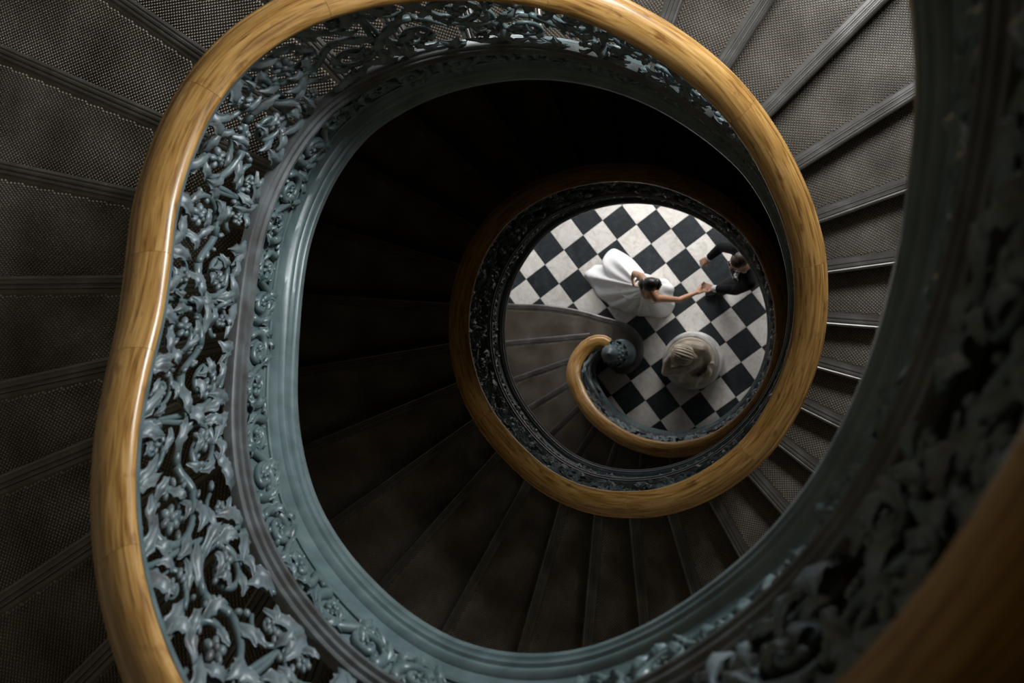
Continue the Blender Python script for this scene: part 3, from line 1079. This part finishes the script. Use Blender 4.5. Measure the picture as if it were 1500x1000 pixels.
# ---------------------------------------------------------------- the man in black
man = empty('person', (0.88, 0.60, 0.0))
tag(man, 'man in black suit reaching out to hold the hand of the person in white', 'person')
bpy.context.view_layer.update()
OFF = Vector(man.location)
G = lambda x, y, z: Vector((x, y, z)) - OFF
fd = Vector((-0.93, -0.32, 0)).normalized()
ld = Vector((0.30, -0.95, 0)).normalized()        # towards his left
hc = G(0.868, 0.652, 1.655)
mb = MB()
hf, hl, hu = head(mb, hc, (-0.80, -0.52, -0.12), (-0.10, 0, 1), 1.0)
neck = G(0.915, 0.635, 1.47)
chain(mb, [hc + Vector((0.03, 0.0, -0.06)), neck, G(0.925, 0.63, 1.38)], [0.058, 0.058, 0.075])
rs_, re, rw = G(0.868, 0.815, 1.40), G(0.70, 0.865, 1.19), G(0.555, 0.755, 1.06)
ls_, le, lw = G(0.985, 0.450, 1.39), G(0.845, 0.392, 1.13), G(0.615, 0.418, 1.025)
pel = G(0.925, 0.60, 0.93)
chain(mb, [neck, G(0.925, 0.63, 1.25), pel], [0.08, 0.13, 0.125])
chain(mb, [rs_, re, rw], [0.05, 0.04, 0.029])
chain(mb, [ls_, le, lw], [0.05, 0.04, 0.029])
chain(mb, [G(0.925, 0.63, 1.36), rs_], [0.08, 0.055])
chain(mb, [G(0.925, 0.63, 1.36), ls_], [0.08, 0.055])
kl, al = G(0.80, 0.50, 0.50), G(0.665, 0.455, 0.10)
kr, ar = G(0.93, 0.68, 0.50), G(1.02, 0.70, 0.10)
chain(mb, [pel + ld * 0.09, kl, al], [0.085, 0.058, 0.042])
chain(mb, [pel - ld * 0.09, kr, ar], [0.085, 0.058, 0.042])
hand(mb, rw, G(0.46, 0.70, 1.0) - rw, (0.1, -0.2, -1), 0.185, 0.55, 1, 0.10)
hand(mb, lw, G(0.53, 0.442, 1.02) - lw, (-0.1, 0.3, 1), 0.185, 0.75, -1, 0.03)
body = sculpt(mb, 'body', M['skin_g'], man, 0.006, 3)
face_bits(man, hc, hf, hl, hu, 1.0)
# jacket
mb = MB()
chest = G(0.925, 0.63, 1.27)
Rj = Matrix((fd, ld, Vector((0, 0, 1)))).transposed()
ellip(mb, G(0.925, 0.62, 1.28), 0.142, 0.200, 0.20, Rj)
ellip(mb, G(0.940, 0.605, 1.08), 0.145, 0.185, 0.22, Rj)
ellip(mb, G(0.945, 0.600, 0.90), 0.140, 0.185, 0.16, Rj)
chain(mb, [G(0.925, 0.63, 1.40), rs_], [0.085, 0.072])
chain(mb, [G(0.925, 0.63, 1.40), ls_], [0.085, 0.072])
chain(mb, [rs_, re, re.lerp(rw, 0.88)], [0.074, 0.060, 0.044])
chain(mb, [ls_, le, le.lerp(lw, 0.80)], [0.074, 0.060, 0.046])
ellip(mb, G(0.965, 0.64, 1.36), 0.09, 0.15, 0.10, Rj)
sculpt(mb, 'jacket', M['suit'], man, 0.009, 4)
# lapels
for sg in (-1, 1):
    mb = MB()
    p0 = G(0.878, 0.62, 1.475) + ld * (0.055 * sg)
    p1 = G(0.802, 0.588, 1.33) + ld * (0.085 * sg)
    p2 = G(0.798, 0.572, 1.16) + ld * (0.012 * sg)
    chain(mb, [p0, p1, p2], [0.016, 0.026, 0.012], sx=0.5, axis=tuple(fd))
    obj('lapel', mb, M['shoe'], man, fix=True)
mb = MB()
chain(mb, [pel + ld * 0.09 + Vector((0, 0, -0.02)), kl, al], [0.115, 0.088, 0.076])
chain(mb, [pel - ld * 0.09 + Vector((0, 0, -0.02)), kr, ar], [0.115, 0.088, 0.076])
ellip(mb, pel, 0.13, 0.165, 0.13, Rj)
sculpt(mb, 'trousers', M['suit'], man, 0.010, 4)
for (p, d) in ((al, Vector((-0.13, -0.03, 0))), (ar, Vector((-0.13, -0.04, 0)))):
    mb = MB()
    b0 = Vector((p.x, p.y, 0.062))
    chain(mb, [b0 + Vector((0.035, 0.01, -0.012)), b0 + d * 0.5 + Vector((0, 0, -0.014)), b0 + d * 1.05 + Vector((0, 0, -0.024))], [0.044, 0.044, 0.036])
    o = sculpt(mb, 'shoe', M['shoe'], man, 0.007, 2)
# shirt front, collar, cuffs
mb = MB()
ellip(mb, G(0.848, 0.607, 1.44), 0.026, 0.046, 0.045, Rj)
chain(mb, [neck + fd * 0.062 + ld * 0.035, neck + ld * 0.072, neck - fd * 0.055], [0.020, 0.020, 0.020])
chain(mb, [neck + fd * 0.062 - ld * 0.035, neck - ld * 0.072, neck - fd * 0.055], [0.020, 0.020, 0.020])
ellip(mb, neck + fd * 0.062, 0.026, 0.044, 0.03, Rj)
sculpt(mb, 'shirt', M['cotton'], man, 0.006, 2)
for (a, b, t0, t1, r) in ((re, rw, 0.86, 0.97, 0.037), (le, lw, 0.78, 0.98, 0.039)):
    mb = MB()
    capsule(mb, a.lerp(b, t0), a.lerp(b, t1), r, r, 16)
    obj('cuff', mb, M['cotton'], man, fix=True)
mb = MB()
for k in range(7):
    a = k * 0.9
    ball(mb, G(0.845 + 0.014 * math.cos(a), 0.525 + 0.022 * math.sin(a), 1.440 + 0.004 * k), 0.012, 0.009, 0.010, 7, 5, a)
chain(mb, [G(0.845, 0.524, 1.445), G(0.868, 0.472, 1.44)], [0.005, 0.004])
chain(mb, [G(0.842, 0.53, 1.45), G(0.876, 0.546, 1.462)], [0.005, 0.004])
obj('boutonniere', mb, M['cotton'], man, fix=True)
mb = MB()
Rh = Matrix((hf, hl, hu)).transposed()
ellip(mb, hc + hu * 0.048 - hf * 0.040, 0.088, 0.082, 0.086, Rh)
ellip(mb, hc + hu * 0.090 + hf * 0.008, 0.062, 0.066, 0.036, Rh)
ellip(mb, hc - hf * 0.070 - hu * 0.015, 0.045, 0.072, 0.070, Rh)
rg = random.Random(5)
for k in range(60):
    y = rg.uniform(-0.065, 0.065)
    x = rg.uniform(-0.09, 0.035)
    zz = 0.125 - 6.0 * y * y - 3.2 * (x + 0.01) ** 2
    p = hc + hf * x + hl * y + hu * zz
    capsule(mb, p, p - hf * rg.uniform(0.02, 0.04) + hl * rg.uniform(-.012, .012), 0.007, 0.004, 6)
sculpt(mb, 'hair', M['hair_g'], man, 0.005, 1)

# ---------------------------------------------------------------- the woman in white
wom = empty('person', (-0.06, 0.42, 0.0))
tag(wom, 'woman in white strapless gown with long train and dark gathered hair', 'person')
OFF2 = Vector(wom.location)
B_ = lambda x, y, z: Vector((x, y, z)) - OFF2
hc = B_(-0.022, 0.440, 1.535)
mb = MB()
hf, hl, hu = head(mb, hc, (0.90, -0.02, -0.22), (0.22, 0, 1), 0.93)
neck = B_(-0.075, 0.432, 1.385)
wf = Vector((0.80, 0.60, 0)).normalized()
wf = Vector((0.84, -0.54, 0)).normalized()
lsh, rsh = B_(-0.172, 0.545, 1.305), B_(-0.005, 0.305, 1.305)
sd = (rsh - lsh).normalized()           # towards her right
fw = Vector((-sd.y, sd.x, 0)).normalized()
mid = (lsh + rsh) / 2
chain(mb, [hc + Vector((-0.03, 0, -0.05)), neck, mid + Vector((0, 0, 0.03))], [0.050, 0.047, 0.065])
Rb = Matrix((fw, sd, Vector((0, 0, 1)))).transposed()
ellip(mb, mid + Vector((0, 0, -0.06)), 0.085, 0.140, 0.13, Rb)
ellip(mb, mid + Vector((-0.01, 0, -0.20)), 0.085, 0.118, 0.14, Rb)
ellip(mb, mid - fw * 0.05 + sd * 0.065 + Vector((0, 0, -0.05)), 0.035, 0.055, 0.08, Rb)
ellip(mb, mid - fw * 0.05 - sd * 0.065 + Vector((0, 0, -0.05)), 0.035, 0.055, 0.08, Rb)
chain(mb, [mid + Vector((0, 0, 0.02)), lsh], [0.06, 0.045])
chain(mb, [mid + Vector((0, 0, 0.02)), rsh], [0.06, 0.045])
relb, rwr = B_(0.235, 0.292, 1.13), B_(0.430, 0.378, 1.055)
lelb, lwr = B_(-0.262, 0.60, 1.08), B_(-0.292, 0.545, 0.98)
chain(mb, [rsh, rsh.lerp(relb, 0.45), relb, relb.lerp(rwr, 0.4), rwr], [0.043, 0.038, 0.031, 0.031, 0.021])
chain(mb, [lsh, lsh.lerp(lelb, 0.45), lelb, lelb.lerp(lwr, 0.4), lwr], [0.043, 0.038, 0.031, 0.030, 0.021])
hand(mb, rwr, B_(0.535, 0.437, 1.03) - rwr, (0.1, -0.3, -1), 0.165, 0.6, 1, 0.03)
hand(mb, lwr, Vector((0.01, -0.10, -0.12)), (0.8, 0.2, 0.2), 0.155, 1.0, 1, 0.03)
hip = B_(-0.105, 0.405, 0.92)
chain(mb, [mid + Vector((0, 0, -0.2)), hip], [0.10, 0.12])
chain(mb, [hip + sd * 0.07, hip + sd * 0.08 + Vector((0.05, 0, -0.42)), hip + sd * 0.08 + Vector((0.06, 0, -0.84))], [0.085, 0.055, 0.04])
chain(mb, [hip - sd * 0.07, hip - sd * 0.08 + Vector((0.0, 0, -0.42)), hip - sd * 0.08 + Vector((-0.02, 0, -0.84))], [0.085, 0.055, 0.04])
sculpt(mb, 'body', M['skin_b'], wom, 0.006, 3)
face_bits(wom, hc, hf, hl, hu, 0.93)
mb = MB()
Rh = Matrix((hf, hl, hu)).transposed()
ellip(mb, hc + hu * 0.032 - hf * 0.028, 0.092, 0.080, 0.096, Rh)
ellip(mb, hc - hf * 0.095 - hu * 0.02, 0.055, 0.066, 0.060, Rh)
ellip(mb, hc + hu * 0.05 + hf * 0.03, 0.055, 0.066, 0.052, Rh)
rg = random.Random(9)
for k in range(26):
    y = rg.uniform(-0.06, 0.06)
    p = hc + hf * 0.05 + hl * y + hu * (0.105 - 8 * y * y)
    q = hc - hf * 0.10 + hl * (y * 0.6) + hu * (0.045 - 4 * y * y)
    capsule(mb, p, q, 0.006, 0.006, 6)
sculpt(mb, 'hair', M['hair_b'], wom, 0.005, 1)
mb = MB()
for k in range(9):
    a = -1.2 + 2.4 * k / 8
    ball(mb, hc - hf * 0.105 + hl * (0.062 * math.sin(a)) + hu * (0.055 * math.cos(a) - 0.01), 0.007, 0.007, 0.007, 6, 4)
obj('hair_pin', mb, M['cotton'], wom, fix=True)

# gown: bodice + skirt loft, then the lifted train
HEM = [(0.111, 0.526), (0.125, 0.343), (0.111, 0.218), (0.061, 0.160), (-0.063, 0.143), (-0.228, 0.150), (-0.478, 0.205), (-0.646, 0.275), (-0.773, 0.378), (-0.875, 0.506), (-0.955, 0.640), (-0.965, 0.695), (-0.915, 0.752), (-0.773, 0.800), (-0.60, 0.80), (-0.42, 0.74), (-0.25, 0.68), (-0.08, 0.625), (0.06, 0.585)]
hl_ = smooth_line([(*p,) for p in HEM] + [HEM[0]], 7)[:-1]
wc = Vector((-0.100, 0.415))


def ring_at(ang, pts, c):
    best, bp = 9, None
    for p in pts:
        a = math.atan2(p.y - c.y, p.x - c.x)
        d = abs((a - ang + PI) % (2 * PI) - PI)
        if d < best: best, bp = d, p
    return bp


NS = 160
rows = []
prof_t = [(1.165, 0.0), (1.13, 0.0), (1.08, 0.0), (1.02, 0.0), (0.97, 0.03), (0.90, 0.08), (0.78, 0.16), (0.62, 0.27), (0.45, 0.40), (0.30, 0.53), (0.18, 0.67), (0.09, 0.81), (0.035, 0.93), (0.012, 1.0)]
# walk the hem by arc length so folds stay even
hem_len = [0]
for a, b in zip(hl_, hl_[1:] + hl_[:1]):
    hem_len.append(hem_len[-1] + (b - a).length)
hem_r = []
for k in range(NS):
    t = hem_len[-1] * k / NS
    i = max(q for q in range(len(hl_)) if hem_len[q] <= t)
    u = (t - hem_len[i]) / (hem_len[i + 1] - hem_len[i])
    hem_r.append(hl_[i].lerp(hl_[(i + 1) % len(hl_)], u))
for z, t in prof_t:
    row = []
    for k in range(NS):
        h = hem_r[k]
        an = math.atan2(h.y - wc.y, h.x - wc.x)
        rz = Rb.transposed() @ Vector((math.cos(an), math.sin(an), 0))
        ex, ey = (0.098, 0.128) if z > 1.12 else ((0.094, 0.118) if z > 0.99 else (0.12, 0.145))
        q = 1 / math.sqrt((rz.x / ex) ** 2 + (rz.y / ey) ** 2)
        c = Vector((mid.x + OFF2.x, mid.y + OFF2.y)).lerp(wc, max(0, min(1, (1.24 - z) / 0.25)))
        w0 = c + Vector((math.cos(an), math.sin(an))) * q
        p = w0.lerp(h, t)
        fold = math.sin(k * 2 * PI * 13 / NS + 1.3 * math.sin(k * 2 * PI * 3 / NS)) * 0.042 * t * (1 - t * 0.75) + math.sin(k * 2 * PI * 5 / NS + 1) * 0.05 * t * (1 - t) + math.sin(k * 2 * PI * 29 / NS + 5 * t) * 0.010 * t * (1 - t)
        dr = (h - wc).normalized()
        p = p + dr * fold
        row.append((p.x - OFF2.x, p.y - OFF2.y, z + (0.02 * math.sin(k * 2 * PI * 9 / NS) * t * (1 - t) * 3)))
    rows.append(row)
mb = MB()
mb.grid(rows, closed=True)
gown = obj('gown', mb, M['satin'], wom, fix=True)
so = gown.modifiers.new('thickness', 'SOLIDIFY')
so.thickness = 0.006
E_ = [(-0.40, 0.33, 0.52), (-0.555, 0.505, 0.36), (-0.67, 0.66, 0.25), (-0.735, 0.80, 0.17), (-0.705, 0.91, 0.10), (-0.615, 0.985, 0.06), (-0.50, 0.935, 0.08), (-0.375, 0.845, 0.16), (-0.275, 0.735, 0.34), (-0.20, 0.645, 0.56)]
I_ = [(-0.21, 0.335, 0.90), (-0.235, 0.38, 0.905), (-0.255, 0.43, 0.91), (-0.27, 0.475, 0.92), (-0.275, 0.505, 0.925), (-0.27, 0.53, 0.93), (-0.255, 0.55, 0.93), (-0.235, 0.56, 0.92), (-0.21, 0.565, 0.91), (-0.18, 0.56, 0.90)]
E2 = smooth_line(E_, 5)
I2 = smooth_line(I_, 5)
rows = []
for k in range(15):
    t = k / 14
    row = []
    for i, (e, q) in enumerate(zip(E2, I2)):
        p = q.lerp(e, t)
        sag = -0.16 * math.sin(PI * t) * (0.6 + 0.4 * math.sin(i * 0.16))
        rip = 0.045 * math.sin(i * 0.55 + 0.8 + 1.2 * t) * math.sin(PI * min(1, t * 1.1)) * (1 - 0.6 * t)
        row.append((p.x - OFF2.x, p.y - OFF2.y, p.z + sag * 0.35 + rip))
    rows.append(row)
# hem of the train rolls under
for dzv, sh in ((-0.03, 0.006), (-0.07, -0.02)):
    row = []
    for i, e in enumerate(E2):
        c = Vector((-0.35, 0.6))
        d = (Vector((e.x, e.y)) - c).normalized()
        row.append((e.x + d.x * sh - OFF2.x, e.y + d.y * sh - OFF2.y, max(0.012, e.z + dzv)))
    rows.append(row)
mb = MB()
mb.grid(rows)
tr = obj('train', mb, M['satin'], wom, fix=True)
so = tr.modifiers.new('thickness', 'SOLIDIFY')
so.thickness = 0.006

# ---------------------------------------------------------------- pedestal and statue
ped = empty('pedestal', (0.355, -0.385, 0.0))
tag(ped, 'round grey marble pedestal with stepped mouldings standing on the chequered floor', 'pedestal')
mb = MB()
lathe(mb, [(0.352, 0.0), (0.352, 0.10), (0.335, 0.115), (0.338, 0.14), (0.31, 0.16), (0.255, 0.18), (0.235, 0.21), (0.225, 0.28)], 48)
o = obj('base', mb, M['grey_marble'], ped, fix=True)
sharp(o)
mb = MB()
lathe(mb, [(0.225, 0.28), (0.215, 0.55), (0.225, 0.80)], 48)
obj('shaft', mb, M['grey_marble'], ped, fix=True)
mb = MB()
lathe(mb, [(0.225, 0.80), (0.245, 0.83), (0.25, 0.86), (0.285, 0.89), (0.300, 0.90), (0.315, 0.915), (0.315, 0.955), (0.305, 0.965), (0.295, 0.97), (0.297, 0.99), (0.285, 1.0), (0.001, 1.0)], 48)
o = obj('cap', mb, M['grey_marble'], ped, fix=True)
sharp(o)

stt = empty('statue', (0.355, -0.385, 1.0))
tag(stt, 'weathered stone statue of a bowed figure with raised arm on the round pedestal', 'statue')
mb = MB()
lathe(mb, [(0.262, 0.0), (0.265, 0.03), (0.255, 0.05), (0.24, 0.055), (0.001, 0.055)], 40)
o = obj('plinth', mb, M['stone'], stt, fix=True)
sharp(o)
mb = MB()
# local coords about the pedestal axis; x right, y up in plan
hcS = Vector((-0.075, 0.075, 0.52))
R2 = Matrix.Rotation(rad(-20), 3, 'Z') @ Matrix.Rotation(rad(25), 3, 'Y')
ellip(mb, hcS, 0.118, 0.096, 0.115, R2)
ellip(mb, hcS + Vector((-0.06, -0.06, -0.06)), 0.07, 0.065, 0.075, R2)
capsule(mb, hcS + Vector((-0.105, -0.075, -0.05)), hcS + Vector((-0.115, -0.08, -0.085)), 0.010, 0.016, 8)
capsule(mb, hcS + Vector((0.04, -0.01, -0.05)), (0.02, 0.03, 0.36), 0.055, 0.075)
# torso leaning
chain(mb, [(0.04, 0.05, 0.36), (0.07, 0.02, 0.25), (0.07, -0.03, 0.13)], [0.105, 0.10, 0.115])
# far shoulder and back
capsule(mb, (-0.02, 0.16, 0.38), (0.12, 0.13, 0.40), 0.066, 0.078)
chain(mb, [(0.14, 0.12, 0.40), (0.19, 0.03, 0.27), (0.13, -0.06, 0.16)], [0.062, 0.05, 0.042])
# near arm raised, elbow out
chain(mb, [(0.02, -0.03, 0.36), (-0.10, -0.10, 0.42), (-0.25, -0.115, 0.40)], [0.066, 0.056, 0.048])
chain(mb, [(-0.25, -0.115, 0.40), (-0.235, -0.01, 0.44), (-0.17, 0.075, 0.49)], [0.048, 0.042, 0.034])
hand(mb, Vector((-0.16, 0.07, 0.47)), (0.6, 0.7, 0.1), (0.5, -0.3, -0.6), 0.12, 0.5, 1)
# thighs
chain(mb, [(0.08, -0.05, 0.13), (-0.02, -0.15, 0.17), (-0.05, -0.17, 0.085)], [0.10, 0.075, 0.06])
chain(mb, [(0.11, -0.03, 0.13), (0.17, -0.12, 0.15), (0.15, -0.14, 0.085)], [0.09, 0.07, 0.055])
sculpt(mb, 'figure', M['stone'], stt, 0.006, 4)
mb = MB()
# hair in combed strands with a parting
for k in range(9):
    a = -1.25 + 2.5 * k / 8
    pts = []
    for i in range(7):
        b = -1.25 + 2.3 * i / 6
        d = Vector((0.122 * math.sin(b), 0.104 * math.sin(a) * math.cos(b * 0.75), 0.128 * math.cos(b) * math.cos(a)))
        pts.append(hcS + R2 @ d)
    chain(mb, pts, [0.009, 0.012, 0.013, 0.013, 0.013, 0.012, 0.010])
ellip(mb, hcS + Vector((0.075, 0.03, 0.0)), 0.05, 0.055, 0.05)
for k in range(6):
    ball(mb, hcS + Vector((0.05 + 0.02 * math.sin(k * 2), -0.075 + 0.03 * k, 0.035 - 0.004 * (k - 2) ** 2)), 0.016, 0.02, 0.016)
sculpt(mb, 'hair', M['stone'], stt, 0.005, 1)
mb = MB()
rows = []
for k in range(49):
    a = 2 * PI * k / 48
    row = []
    for i in range(9):
        t = i / 8
        r = 0.135 + 0.10 * t + (0.020 * math.sin(9 * a + 2.0 * t) + 0.010 * math.sin(17 * a)) * (0.3 + t)
        row.append((0.05 * (1 - t) + 0.01 + r * math.cos(a), -0.04 + r * math.sin(a), 0.21 * (1 - t) ** 1.3 + 0.056))
    rows.append(row)
mb.grid(rows)
o = obj('drapery', mb, M['stone'], stt, fix=True)
so = o.modifiers.new('thickness', 'SOLIDIFY')
so.thickness = 0.01
